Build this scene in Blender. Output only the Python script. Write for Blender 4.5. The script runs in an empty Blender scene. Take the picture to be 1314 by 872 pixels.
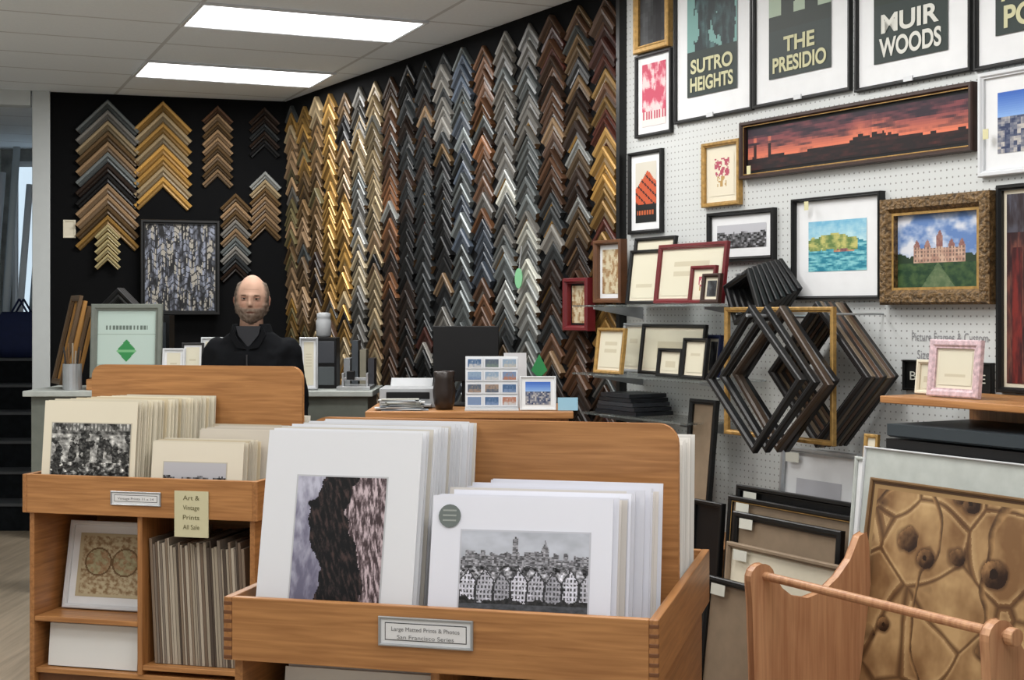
import bpy, math, random
from mathutils import Vector, Matrix, noise
random.seed(7)
scene=bpy.context.scene
F=1825.0; CH=1.5; HOR=400.0
def lin(c):
    return tuple((x/12.92 if x<=0.04045 else ((x+0.055)/1.055)**2.4) for x in c[:3])
# ---------------------------------------------------------------- materials
def newmat(name):
    m=bpy.data.materials.new(name); m.use_nodes=True
    nt=m.node_tree; b=nt.nodes['Principled BSDF']
    return m,nt,b
def plain(name,col,rough=0.5,metal=0.0,var=0.08,scale=20,bump=0.0,emit=0,spec=0.5):
    m,nt,b=newmat(name)
    tc=nt.nodes.new('ShaderNodeTexCoord'); n=nt.nodes.new('ShaderNodeTexNoise')
    n.inputs['Scale'].default_value=scale; n.inputs['Detail'].default_value=4
    nt.links.new(tc.outputs['Object'],n.inputs['Vector'])
    r=nt.nodes.new('ShaderNodeValToRGB'); l=lin(col)
    r.color_ramp.elements[0].position=0.3; r.color_ramp.elements[1].position=0.7
    r.color_ramp.elements[0].color=tuple(x*(1-var) for x in l)+(1,)
    r.color_ramp.elements[1].color=tuple(min(1,x*(1+var)) for x in l)+(1,)
    nt.links.new(n.outputs['Fac'],r.inputs['Fac']); nt.links.new(r.outputs['Color'],b.inputs['Base Color'])
    b.inputs['Roughness'].default_value=rough; b.inputs['Metallic'].default_value=metal
    b.inputs['Specular IOR Level'].default_value=spec
    if bump:
        bp=nt.nodes.new('ShaderNodeBump'); bp.inputs['Strength'].default_value=bump; bp.inputs['Distance'].default_value=0.01
        nt.links.new(n.outputs['Fac'],bp.inputs['Height']); nt.links.new(bp.outputs['Normal'],b.inputs['Normal'])
    if emit:
        b.inputs['Emission Color'].default_value=l+(1,); b.inputs['Emission Strength'].default_value=emit
    return m
def wood(name,c1,c2,axis='X',rough=0.4,k=1.0):
    m,nt,b=newmat(name)
    tc=nt.nodes.new('ShaderNodeTexCoord'); mp=nt.nodes.new('ShaderNodeMapping')
    s={'X':(1.3,26,26),'Y':(26,1.3,26),'Z':(26,26,1.3)}[axis]
    mp.inputs['Scale'].default_value=tuple(v*k for v in s)
    n=nt.nodes.new('ShaderNodeTexNoise'); n.inputs['Scale'].default_value=3.0; n.inputs['Detail'].default_value=8; n.inputs['Distortion'].default_value=0.5
    nt.links.new(tc.outputs['Object'],mp.inputs['Vector']); nt.links.new(mp.outputs['Vector'],n.inputs['Vector'])
    r=nt.nodes.new('ShaderNodeValToRGB')
    r.color_ramp.elements[0].position=0.32; r.color_ramp.elements[1].position=0.66
    r.color_ramp.elements[0].color=lin(c1)+(1,); r.color_ramp.elements[1].color=lin(c2)+(1,)
    nt.links.new(n.outputs['Fac'],r.inputs['Fac']); nt.links.new(r.outputs['Color'],b.inputs['Base Color'])
    b.inputs['Roughness'].default_value=rough
    return m
def attrmat(name,rough,metal=0.0,spec=0.5):
    m,nt,b=newmat(name)
    a=nt.nodes.new('ShaderNodeAttribute'); a.attribute_name='Col'
    nt.links.new(a.outputs['Color'],b.inputs['Base Color'])
    b.inputs['Roughness'].default_value=rough; b.inputs['Metallic'].default_value=metal; b.inputs['Specular IOR Level'].default_value=spec
    return m
PRINT=attrmat('printed_paper',0.5,0,.3)
MATTE=attrmat('painted_matte',0.7,0,.2)
LACQ=attrmat('lacquered_moulding',0.42,0,.4)
GILT=attrmat('gilded_moulding',0.42,0.35)
SKIN=attrmat('skin_and_hair',0.7,0,.2)
OAK=wood('oak_horizontal',(0.58,0.39,0.22),(0.71,0.505,0.305),'X')
OAKY=wood('oak_side_grain',(0.54,0.36,0.20),(0.67,0.465,0.275),'Y')
OAKZ=wood('oak_vertical',(0.54,0.36,0.20),(0.67,0.465,0.275),'Z')
OAKD=plain('oak_end_grain',(0.42,0.26,0.14),0.5)
RACKW=wood('rack_maple',(0.66,0.47,0.34),(0.76,0.58,0.43),'Z')
WHITE=plain('white_mat_board',(0.855,0.86,0.865),0.6,var=0.02)
CREAM=plain('cream_mat_board',(0.84,0.81,0.73),0.6,var=0.03)
BLACKF=plain('black_frame_lacquer',(0.07,0.07,0.07),0.35,spec=.35)
BLACKM=plain('black_fabric_wall',(0.05,0.052,0.057),0.9,spec=.12)
GOLDF=plain('gold_frame',(0.68,0.54,0.31),0.38,0.45,var=0.25,scale=60)
ORN=plain('ornate_gilt',(0.40,0.31,0.19),0.45,0.35,var=0.7,scale=70,bump=1.0)
REDF=plain('red_frame',(0.40,0.11,0.13),0.35)
BROWNF=plain('brown_frame',(0.36,0.23,0.14),0.4,var=0.2)
DKBR=plain('dark_brown_frame',(0.20,0.12,0.09),0.4,var=0.2)
GREYF=plain('grey_green_frame',(0.42,0.44,0.41),0.4)
SILV=plain('brushed_metal',(0.70,0.71,0.72),0.35,0.7)
KRAFT=plain('kraft_paper',(0.50,0.43,0.35),0.7)
PLAST=plain('black_plastic',(0.06,0.06,0.065),0.4,spec=.3)
WPL=plain('white_plastic',(0.80,0.81,0.82),0.4,var=0.02)
GPL=plain('grey_plastic',(0.62,0.63,0.64),0.45,var=0.05)
WALLW=plain('painted_wall',(0.76,0.78,0.78),0.7,var=0.02)
WALLG=plain('grey_wall',(0.55,0.56,0.55),0.8,var=0.35,scale=9)
BLUE=plain('blue_fabric',(0.09,0.14,0.30),0.8)
GREEN=plain('green_leaf',(0.12,0.50,0.27),0.5)
CARPET=plain('stair_carpet',(0.09,0.10,0.11),0.9,var=0.3,spec=.1)
NOSE=plain('stair_nosing',(.27,.28,.29),.6)
m,nt,bs=newmat('clear_glass'); bs.inputs['Transmission Weight'].default_value=0.9; bs.inputs['Roughness'].default_value=0.05; bs.inputs['Base Color'].default_value=(0.8,0.9,0.88,1); bs.inputs['Alpha'].default_value=0.5
GLASS=m
DIFF=plain('light_diffuser',(1,1,1),0.5,emit=5,var=0)
# pegboard
m,nt,bs=newmat('pegboard_white'); PEG=m
tc=nt.nodes.new('ShaderNodeTexCoord'); sp=nt.nodes.new('ShaderNodeSeparateXYZ'); nt.links.new(tc.outputs['Object'],sp.inputs[0])
def mth(nt,op,a,b=None,clamp=False):
    n=nt.nodes.new('ShaderNodeMath'); n.operation=op; n.use_clamp=clamp
    for i,x in enumerate((a,b)):
        if x is None: continue
        if isinstance(x,(int,float)): n.inputs[i].default_value=x
        else: nt.links.new(x,n.inputs[i])
    return n.outputs[0]
def cell(nt,o,p): return mth(nt,'SUBTRACT',mth(nt,'FRACT',mth(nt,'MULTIPLY',o,1.0/p)),0.5)
fx=cell(nt,sp.outputs['X'],0.0254); fz=cell(nt,sp.outputs['Z'],0.0254)
d2=mth(nt,'ADD',mth(nt,'MULTIPLY',fx,fx),mth(nt,'MULTIPLY',fz,fz))
hole=mth(nt,'LESS_THAN',d2,0.016)
mx=nt.nodes.new('ShaderNodeMix'); mx.data_type='RGBA'; nt.links.new(hole,mx.inputs[0])
mx.inputs[6].default_value=lin((0.77,0.78,0.775))+(1,); mx.inputs[7].default_value=lin((0.50,0.50,0.49))+(1,)
nt.links.new(mx.outputs[2],bs.inputs['Base Color']); bs.inputs['Roughness'].default_value=0.5
# ceiling tiles
m,nt,bs=newmat('acoustic_ceiling_tiles'); CEIL=m
tc=nt.nodes.new('ShaderNodeTexCoord'); mp=nt.nodes.new('ShaderNodeMapping'); mp.vector_type='POINT'
GA=math.radians(23)
c1=Vector((-1.056,7.2)); u2=Vector((math.cos(GA),math.sin(GA))); v2=Vector((-math.sin(GA),math.cos(GA)))
mp.inputs['Rotation'].default_value=(0,0,-GA)
mp.inputs['Location'].default_value=(-(c1.dot(u2))+0.56,-(c1.dot(v2))+0.28,0)
nt.links.new(tc.outputs['Object'],mp.inputs['Vector'])
sp=nt.nodes.new('ShaderNodeSeparateXYZ'); nt.links.new(mp.outputs[0],sp.inputs[0])
def line(o,p,w):
    return mth(nt,'GREATER_THAN',mth(nt,'ABSOLUTE',cell(nt,o,p)),0.5-w/p/2)
g=mth(nt,'MAXIMUM',line(sp.outputs['X'],1.12,0.022),line(sp.outputs['Y'],0.56,0.022))
no=nt.nodes.new('ShaderNodeTexNoise'); no.inputs['Scale'].default_value=60; nt.links.new(tc.outputs['Object'],no.inputs['Vector'])
mx0=nt.nodes.new('ShaderNodeMix'); mx0.data_type='RGBA'; nt.links.new(no.outputs['Fac'],mx0.inputs[0])
mx0.inputs[6].default_value=lin((0.91,0.94,0.97))+(1,); mx0.inputs[7].default_value=lin((0.95,0.98,1.0))+(1,)
mx=nt.nodes.new('ShaderNodeMix'); mx.data_type='RGBA'; nt.links.new(g,mx.inputs[0]); nt.links.new(mx0.outputs[2],mx.inputs[6])
mx.inputs[7].default_value=lin((0.79,0.81,0.83))+(1,)
nt.links.new(mx.outputs[2],bs.inputs['Base Color']); bs.inputs['Roughness'].default_value=0.9
FLOORM=wood('floor_planks',(0.54,0.49,0.42),(0.66,0.60,0.52),'Y',0.35,.4)

# ---------------------------------------------------------------- mesh builder
class B:
    def __init__(s): s.v=[];s.f=[];s.m=[];s.c=[];s.mats=[];s.M=Matrix()
    def mi(s,mt):
        if mt not in s.mats: s.mats.append(mt)
        return s.mats.index(mt)
    def add(s,pts):
        i=len(s.v); s.v+= [tuple(s.M@Vector(p)) for p in pts]; return i
    def fc(s,idx,mt,col=(0.8,0.8,0.8)):
        s.f.append(tuple(idx)); s.m.append(s.mi(mt)); s.c.append(lin(col))
    def face(s,pts,mt,col=(0.8,0.8,0.8)):
        i=s.add(pts); s.fc(range(i,i+len(pts)),mt,col)
    def box(s,x0,x1,y0,y1,z0,z1,mt,col=(0.8,0.8,0.8)):
        i=s.add([(x0,y0,z0),(x1,y0,z0),(x1,y1,z0),(x0,y1,z0),(x0,y0,z1),(x1,y0,z1),(x1,y1,z1),(x0,y1,z1)])
        for q in ((0,3,2,1),(4,5,6,7),(0,1,5,4),(1,2,6,5),(2,3,7,6),(3,0,4,7)): s.fc([i+k for k in q],mt,col)
    def surf(s,rows,mt,colfn=None,wrap=True,caps=True,col=(0.8,0.8,0.8)):
        n=len(rows[0]); base=s.add([p for r in rows for p in r])
        for a in range(len(rows)-1):
            for k in range(n if wrap else n-1):
                k2=(k+1)%n
                q=[base+a*n+k,base+a*n+k2,base+(a+1)*n+k2,base+(a+1)*n+k]
                c=colfn(rows[a][k]) if colfn else col
                s.fc(q,mt,c)
        if caps and wrap:
            s.fc([base+k for k in range(n)][::-1],mt,colfn(rows[0][0]) if colfn else col)
            o=base+(len(rows)-1)*n; s.fc([o+k for k in range(n)],mt,colfn(rows[-1][0]) if colfn else col)
    def lathe(s,prof,c,mt,n=20,col=(0.8,0.8,0.8)):
        rows=[[(c[0]+r*math.cos(2*math.pi*k/n),c[1]+r*math.sin(2*math.pi*k/n),c[2]+z) for k in range(n)] for r,z in prof]
        s.surf(rows,mt,col=col)
    def tube(s,p0,p1,r0,r1=None,mt=None,n=12,col=(0.8,0.8,0.8)):
        r1=r0 if r1 is None else r1
        p0=Vector(p0);p1=Vector(p1);d=(p1-p0).normalized()
        a=d.orthogonal().normalized(); b=d.cross(a)
        rows=[[tuple(p+(a*math.cos(2*math.pi*k/n)+b*math.sin(2*math.pi*k/n))*r) for k in range(n)] for p,r in ((p0,r0),(p1,r1))]
        s.surf(rows,mt,col=col)
    def ell(s,c,r,mt,colfn=None,n=16,m=10,col=(0.8,0.8,0.8)):
        rows=[]
        for a in range(m+1):
            th=math.pi*(0.02+0.96*a/m)
            rows.append([(c[0]+r[0]*math.sin(th)*math.cos(2*math.pi*k/n),c[1]+r[1]*math.sin(th)*math.sin(2*math.pi*k/n),c[2]-r[2]*math.cos(th)) for k in range(n)])
        s.surf(rows,mt,colfn,col=col)
    def prism(s,poly,ax,a0,a1,mt,col=(0.8,0.8,0.8)):
        def P(p,a): return (a,p[0],p[1]) if ax=='x' else ((p[0],a,p[1]) if ax=='y' else (p[0],p[1],a))
        n=len(poly); i=s.add([P(p,a0) for p in poly]+[P(p,a1) for p in poly])
        s.fc([i+k for k in range(n)],mt,col); s.fc([i+n+k for k in range(n)][::-1],mt,col)
        for k in range(n): s.fc([i+k,i+(k+1)%n,i+n+(k+1)%n,i+n+k],mt,col)
    def pic(s,x0,x1,z0,z1,y,fn,nx,nz=None,mt=None):
        nz=nz or max(4,int(nx*(z1-z0)/(x1-x0)))
        i=s.add([(x0+(x1-x0)*a/nx,y,z0+(z1-z0)*b/nz) for b in range(nz+1) for a in range(nx+1)])
        for b in range(nz):
            for a in range(nx):
                q=i+b*(nx+1)+a
                s.fc([q,q+1,q+nx+2,q+nx+1],mt or PRINT,fn((a+.5)/nx,(b+.5)/nz))
    def frame(s,x0,x1,z0,z1,yb,d,fw,fm,border=0.0,mm=None,art=None,nx=30,col=(0.1,0.1,0.1),open_=False,lip=None):
        def ring(i,y): return [(x0+i,y,z0+i),(x1-i,y,z0+i),(x1-i,y,z1-i),(x0+i,y,z1-i)]
        rs=[ring(0,yb),ring(0,yb-d*.85),ring(fw*.15,yb-d),ring(fw*.6,yb-d),ring(fw*.85,yb-d*.72),ring(fw,yb-d*.72),ring(fw,yb-d*.3)]
        if open_: rs[-1]=ring(fw,yb); rs.append(ring(0,yb))
        base=s.add([p for r in rs for p in r])
        for a in range(len(rs)-1):
            for k in range(4):
                s.fc([base+a*4+k,base+a*4+(k+1)%4,base+(a+1)*4+(k+1)%4,base+(a+1)*4+k],lip if (lip and a==4) else fm,col)
        if not open_:
            s.face(ring(0,yb)[::-1],fm,col)
            s.face(ring(fw,yb-d*.32),mm or WHITE)
            if art:
                bl,br,bb,bt=border if isinstance(border,tuple) else (border,)*4
                s.pic(x0+fw+bl,x1-fw-br,z0+fw+bb,z1-fw-bt,yb-d*.32-.0015,art,nx)
    def text(s,txt,x,y,z,size,mt,col=(0.1,0.1,0.1),bold=0.0,fit=None):
        cu=bpy.data.curves.new('txt','FONT'); cu.body=txt; cu.size=size; cu.align_x='CENTER'; cu.offset=bold*size
        ob=bpy.data.objects.new('txt',cu); scene.collection.objects.link(ob)
        dg=bpy.context.evaluated_depsgraph_get(); ev=ob.evaluated_get(dg); me=ev.to_mesh()
        xs=[p.co.x for p in me.vertices]; sx=1.0 if not fit else fit/(max(xs)-min(xs)); mid=(max(xs)+min(xs))/2
        i=s.add([(x+(p.co.x-mid)*sx,y,z+p.co.y) for p in me.vertices])
        for p in me.polygons: s.fc([i+k for k in p.vertices],mt,col)
        ev.to_mesh_clear(); bpy.data.objects.remove(ob); bpy.data.curves.remove(cu)
    def obj(s,name,loc=(0,0,0),rot=0.0,tilt=0.0,smooth=False,bevel=0,parent=None):
        me=bpy.data.meshes.new(name); me.from_pydata(s.v,[],s.f)
        for mt in s.mats: me.materials.append(mt)
        me.polygons.foreach_set('material_index',s.m)
        at=me.color_attributes.new('Col','FLOAT_COLOR','CORNER')
        buf=[]
        for f,c in zip(s.f,s.c): buf+= [c[0],c[1],c[2],1.0]*len(f)
        at.data.foreach_set('color',buf)
        if smooth: me.polygons.foreach_set('use_smooth',[True]*len(s.f))
        me.update()
        o=bpy.data.objects.new(name,me); scene.collection.objects.link(o)
        o.location=loc; o.rotation_euler=(-tilt,0,rot)
        if bevel:
            md=o.modifiers.new('bevel','BEVEL'); md.width=bevel; md.segments=2; md.limit_method='ANGLE'
        if parent: o.parent=parent
        return o
def T(x,y,z): return Matrix.Translation((x,y,z))
def RX(a): return Matrix.Rotation(a,4,'X')
def RY(a): return Matrix.Rotation(a,4,'Y')
def RZ(a): return Matrix.Rotation(a,4,'Z')

# ---------------------------------------------------------------- walls survey frames
C=Vector((-1.5675,9.9))
class Wall:
    def __init__(s,d,n,rot): s.d=Vector(d);s.n=Vector(n);s.rot=rot
    def at(s,px,py,w=0.0):
        """survey reading -> (run along wall, height, depth) on plane w metres off the wall"""
        o=C+s.n*w; k=(px-657)/F
        t=(k*o.y-o.x)/(s.d.x-k*s.d.y); Y=o.y+s.d.y*t
        return t,CH+(HOR-py)/F*Y,Y
    def pt(s,t,z,w=0.0):
        p=C+s.d*t+s.n*w; return (p.x,p.y,z)
WR=Wall((0.5,-0.8660),(-0.8660,-0.5),math.radians(-60))
a=math.radians(16.3)
WB=Wall((math.cos(a),math.sin(a)),(math.sin(a),-math.cos(a)),a)
CZ=CH+1.463

# ---------------------------------------------------------------- room shell
b=B(); b.box(-4.6,6,-3.5,13,-0.1,0,FLOORM); b.obj('floor')
b=B(); b.box(-4.6,6,-3.5,13,CZ,CZ+0.1,CEIL); b.obj('ceiling')
b=B(); b.box(0,14,0,0.12,0,CZ,PEG); b.obj('wall_right',WR.pt(0,0),WR.rot)
b=B(); b.box(-1.565,0.14,0,0.12,0,CZ,BLACKM); b.obj('wall_back',WB.pt(0,0),WB.rot)
b=B(); b.box(-4.7,-4.6,-3.5,13,0,CZ,WALLW); b.obj('wall_left')
b=B(); b.box(-4.6,1.0,12.8,12.9,0,CZ,WALLG); b.obj('wall_far')
b=B(); b.box(-1.68,-1.567,-0.03,0.16,0,CZ,WALLW); b.obj('trim_1',WB.pt(0,0),WB.rot,bevel=0.004)
b=B(); b.box(-3.1,-1.69,-0.03,0.1,CZ-0.10,CZ,WALLW); b.obj('trim_2',WB.pt(0,0),WB.rot)
T0=WR.at(803,400)[0]
b=B(); b.box(0.02,T0-0.02,-0.012,-0.001,0.0,CZ-0.001,BLACKM); b.obj('moulding_backboard',WR.pt(0,0),WR.rot)
b=B(); b.box(T0-0.018,T0+0.008,-0.04,-0.001,0.0,CZ-0.001,BLACKF); b.obj('trim_3',WR.pt(0,0),WR.rot)

# lights: first pair in view, the rest unseen and added to brighten the room
c2=c1+v2*1.68
lights=[c1,c2,c1-v2*1.68,c1-v2*3.36,c1-v2*5.04,c1-v2*0.6-u2*2.6,c1-v2*2.3-u2*2.6,c1-v2*4.2-u2*2.6,c1-v2*6.2-u2*1.3]
for i,c in enumerate(lights):
    b=B()
    b.frame(-0.57,0.57,-0.29,0.29,0,0.012,0.02,WPL,open_=True)
    b.box(-0.55,0.55,-0.005,-0.001,-0.27,0.27,DIFF)
    o=b.obj('ceiling_and_fill_panel',(c.x,c.y,CZ-0.002)); o.rotation_euler=(math.radians(90),0,GA)
    L=bpy.data.lights.new('troffer_and_fill_lamp','AREA'); L.shape='RECTANGLE'; L.size=1.05; L.size_y=0.5; L.energy=23.5; L.color=(1,0.985,0.96)
    lo=bpy.data.objects.new('troffer_and_fill_lamp',L); scene.collection.objects.link(lo); lo.location=(c.x,c.y,CZ-0.03); lo.rotation_euler=(0,0,GA)

# ---------------------------------------------------------------- moulding corner samples
PAL={'gold':((0.66,0.51,0.27),1),'gold2':((0.52,0.40,0.21),1),'champ':((0.62,0.55,0.43),1),'bronze':((0.38,0.30,0.20),1),
'silver':((0.57,0.58,0.57),1),'pewter':((0.38,0.40,0.40),1),'black':((0.075,0.075,0.08),0),'char':((0.16,0.17,0.175),0),'esp':((0.16,0.115,0.09),0),
'walnut':((0.30,0.21,0.15),0),'tan':((0.49,0.40,0.30),0),'red':((0.26,0.13,0.10),0),'orange':((0.42,0.28,0.18),0),'white':((0.72,0.72,0.68),0),
'slate':((0.25,0.28,0.32),0),'grey':((0.43,0.42,0.40),0),'oat':((0.62,0.57,0.47),0),'olive':((0.34,0.31,0.21),0)}
def chevron(b,x,z,L,w,h,c,metal,c2,y0=-0.013,rot=0.0):
    mt=GILT if metal else LACQ
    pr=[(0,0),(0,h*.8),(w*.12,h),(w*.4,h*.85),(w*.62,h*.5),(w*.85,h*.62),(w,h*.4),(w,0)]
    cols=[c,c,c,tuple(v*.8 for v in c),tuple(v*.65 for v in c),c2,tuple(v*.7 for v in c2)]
    r2=math.sqrt(2)
    if rot: b.M=T(x,0,z)@RY(rot)@T(-x,0,-z)
    for sg in (-1,1):
        A=[(x,y0-hh,z-s*r2) for s,hh in pr]
        E=[(x+sg*(L-s)/r2,y0-hh,z-(L+s)/r2) for s,hh in pr]
        i=b.add(A+E); n=len(pr)
        for k in range(n-1):
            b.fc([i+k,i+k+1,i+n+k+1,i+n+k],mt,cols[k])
        b.fc([i+n+k for k in range(n)],LACQ,(0.40,0.31,0.22) if random.random()<.35 else c)
    if rot: b.M=Matrix()
b=B()
cols=[['bronze','gold2','olive','tan'],['bronze','tan','olive','gold2'],['bronze','champ','esp','olive'],['gold2','gold','walnut','bronze'],
['gold','champ','black','bronze'],['champ','oat','silver','grey'],['champ','oat','tan','bronze'],['orange','walnut','esp','bronze'],
['char','black','pewter','esp'],['esp','red','black','char'],['black','char','pewter','grey'],['char','black','slate','pewter'],
['orange','walnut','grey','esp'],['pewter','char','silver','grey'],['silver','slate','pewter','grey'],['esp','red','char','walnut'],
['walnut','tan','bronze','esp'],['tan','walnut','gold2','red']]
NC=18; pitch=(T0-0.06)/NC
for ci in range(NC):
    x=0.05+pitch*(ci+0.5)
    z=CZ-0.03-random.uniform(0,.06); fam=cols[ci]; cur=random.choice(fam); alt=random.choice(fam)
    while z>0.35:
        if random.random()<0.2: cur=random.choice(fam)
        if random.random()<0.14: alt=random.choice(fam)
        use=cur if random.random()<.65 else alt
        if random.random()<.07: use=random.choice(['grey','champ','bronze','black','pewter','tan','silver'])
        if ci in (3,4) and z<2.1 and random.random()<.5: use='gold'
        if ci==17 and 2.1<z<2.35: use='gold'
        if ci==14 and 1.55<z<1.95: use='white' if random.random()<.6 else 'silver'
        if ci==13 and 2.1<z<2.3: use='white' if random.random()<.6 else 'silver'
        if ci==12 and 1.75<z<2.0: use='slate'
        p=random.choice([0.04,0.05,0.055,0.065,0.085])
        c,me=PAL[use]; j=random.uniform(0.7,1.2); c=tuple(min(1,v*j) for v in c)
        k2=PAL[random.choice(fam+['gold2','black'])][0]
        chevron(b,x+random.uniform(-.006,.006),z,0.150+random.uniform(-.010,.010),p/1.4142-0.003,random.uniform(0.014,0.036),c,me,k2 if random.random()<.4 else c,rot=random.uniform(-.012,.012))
        z-=p
b.obj('moulding_corner_samples',WR.pt(0,0),WR.rot)
b=B()
def bcol(pxc,pya,pyb,pxw,n,names):
    t,z,Y=WB.at(pxc,pya); z1=WB.at(pxc,pyb)[1]
    half=pxw/2/F*Y/0.96; L=half*1.4142
    p=(z-half*1.15-z1)/n
    for i in range(n):
        nm=names[i%len(names)]; c,me=PAL[nm]; j=random.uniform(1.0,1.3)
        c=tuple(min(1,v*j) for v in c)
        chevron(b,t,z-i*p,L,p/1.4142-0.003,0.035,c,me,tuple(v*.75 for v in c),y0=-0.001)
bcol(138,128,335,76,12,['pewter','grey','champ','bronze','tan','pewter','esp','black','tan','tan','bronze','gold2'])
bcol(209,130,283,70,8,['gold','champ','gold','champ','gold','gold','champ','gold'])
bcol(279,136,250,38,9,['walnut','tan','bronze','tan','tan','bronze','tan','bronze','tan'])
bcol(339,138,212,38,5,['esp','esp','char','esp','black'])
bcol(340,220,318,39,7,['silver','champ','bronze','tan','tan','tan','bronze'])
bcol(302,248,372,38,9,['bronze','tan','bronze','grey','tan','pewter','grey','char','esp'])
b.obj('moulding_corner_samples',WB.pt(0,0),WB.rot)
b=B()
t,z,Y=WB.at(138,288)
for i in range(5): chevron(b,t,z-i*0.05,0.12,0.03,0.025,(0.80,0.74,0.55),1,(0.6,0.5,0.3),y0=-0.04)
b.obj('gold_corner_samples',WB.pt(0,0),WB.rot)

# ---------------------------------------------------------------- art functions
def fn(x,y,s=1.0,o=0.0): return noise.fractal(Vector((x*s+o,y*s-o,o)),0.9,2.0,4)
def sn(x,y,s=1.0,o=0.0): return noise.noise(Vector((x*s+o,y*s-o,o+.37)))
def hsh(a,b,c=0.0):
    v=math.sin(a*127.1+b*311.7+c*74.7)*43758.5453; return v-math.floor(v)
def mixc(a,b,t):
    t=max(0,min(1,t)); return tuple(p*(1-t)+q*t for p,q in zip(a,b))
def a_ladies(u,v):
    nz=.12*fn(u,v,30,2)
    if v>0.60:
        h=0.68+0.10*abs(noise.cell(Vector((int(u*26)*3.1,2,0))))+(0.17 if abs(u-.43)<.022 else 0)+(0.12*max(0,1-abs(u-.66)/.035))+.04*fn(u,0,5)
        if v>h: g=.72+.10*fn(u,v,3); return (g*.98,g,g*1.05)
        g=0.47+0.20*noise.cell(Vector((int(u*60),int(v*70),1)))+nz; return (g,g,g*1.04)
    if v<0.17: g=0.27+0.08*fn(u,v,20)+.25*v; return (g*.97,g,g*1.06)
    uu=u+.012*fn(u,v,4)
    k=(uu*7.5)%1; n=int(uu*7.5)
    roof=0.43+0.14*(1-abs(k-.5)*2)+.02*math.sin(n*2.3)
    if v>roof:
        k3=(uu*11+.3)%1
        g=(.60 if v<.5+.1*(1-abs(k3-.5)*2) and fn(u,v,9,7)>-.2 else .30)+0.55*fn(u,v,22,3); return (g,g,g*1.04)
    if abs(k-.5)>.43: g=.2+nz; return (g,g,g*1.05)
    if v<0.21+.07*fn(u,0,9): return (0.17+nz,)*3
    w=((k*5)%1>.5) and ((v*19)%1>.45)
    g=0.28 if w else 0.80-0.10*(n%3)
    if v>roof-.03: g=0.26
    g+=nz*1.3
    return (g,g,g*1.05)
def a_canyon(u,v):
    e=0.25+0.12*math.sin(v*7)+0.1*fn(u,v,4)
    r=0.70+0.1*math.sin(v*5+1)+0.08*fn(u,v,5,2)
    if u<e: return mixc((0.42,0.41,0.49),(0.74,0.74,0.80),v*.8+0.6*fn(u*2,v,6))
    if u>r: return mixc((0.26,0.21,0.22),(0.78,0.71,0.73),0.42+1.4*fn(u*6+v,v*1.6,6,4))
    return mixc((0.06,0.06,0.07),(0.28,0.22,0.21),0.18+1.2*fn(u*5+v*2,v*2,6,7))
def a_garden(u,v):
    g=0.38+0.8*fn(u,v,18,1)
    if v>.48:
        g=0.58+0.4*fn(u,v,16)
        k=(u*5.5+.15*fn(u,v,5))%1
        if v<.78 and (k-.5)**2+((v-.58)*1.6)**2<.07: g=0.22+.4*fn(u,v,20)
        if .86<v<.9: g-=.25
        if v>.9 and (u*22)%1>.5: g=.38
    if v<.35: g=.22+.7*fn(u,v,20,4)
    if v>.3 and fn(u,v,6,11)>.17: g=.2+.3*fn(u,v,25)
    return (g,g,g*.98)
def a_bw2(u,v):
    g=0.7 if v>.65+.1*fn(u,0,6) else 0.30+0.5*fn(u,v,16,3)
    return (g,g,g*1.03)
def a_botan(u,v):
    if u<.05 or u>.95 or v<.05 or v>.95: return (.70,.65,.53)
    c=mixc((0.72,0.67,0.55),(0.52,0.42,0.30),.35+1.3*fn(u,v,16,5))
    for cx,cy,r in ((.3,.55,.19),(.7,.55,.19)):
        d=math.hypot(u-cx,(v-cy)*.9)
        if abs(d-r)<.012: return (.42,.33,.22)
        if d<r: c=mixc(c,(.62,.62,.48) if fn(u,v,9,3)>0 else (.60,.46,.33),.55)
    return c
def a_drift(u,v):
    if u<.012 or v>.99: return (0.30,0.21,0.13)
    if u<.035 or v>.975: return (0.56,0.45,0.30)
    wu=u+.05*sn(u,v,4,2); wv=v+.05*sn(u,v,4,9)
    dd,pp=noise.voronoi(Vector((wu*3.4,wv*4.2,7)))
    tone=hsh(round(pp[0].x,3),round(pp[0].y,3))
    c=mixc((0.70,0.58,0.41),(0.46,0.34,0.22),tone*.85+.6*fn(u,v,7,1))
    edge=dd[1]-dd[0]
    if edge<.06: c=mixc((0.26,0.17,0.10),c,.25+.75*edge/.06)
    elif edge<.13 and tone>.4: c=mixc((0.80,0.69,0.51),c,.45+.5*(edge-.06)/.07)
    e=sn(u*1.1,v*.9,2.6,8)+.15*sn(u,v,9,4)
    if abs(e)<.055:
        k=e/.055; cc=mixc((0.20,0.13,0.08),(0.66,0.52,0.35),.5+.5*k+.3*fn(u,v,22,3)); c=mixc(cc,c,abs(k)**4)
    d2_,p2=noise.voronoi(Vector((u*6.2,v*8.4,3)))
    h=hsh(round(p2[0].x,3),round(p2[0].y,3),2)
    if h>.45:
        d=d2_[0]+.07*sn(u,v,26,3); sz=.16+.24*(h-.45)/.55
        if d<sz:
            sh=((v*8.4-p2[0].y)-(u*6.2-p2[0].x))/sz
            c=mixc((0.15,0.09,0.055),(0.60,0.46,0.31),.34+.42*sh+.3*fn(u,v,26,5))
            if d<sz*.36: c=(0.13,.08,.05)
        elif d<sz+.10: c=mixc((0.22,.14,.085),c,.4+.6*(d-sz)/.10)
    return c
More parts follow.
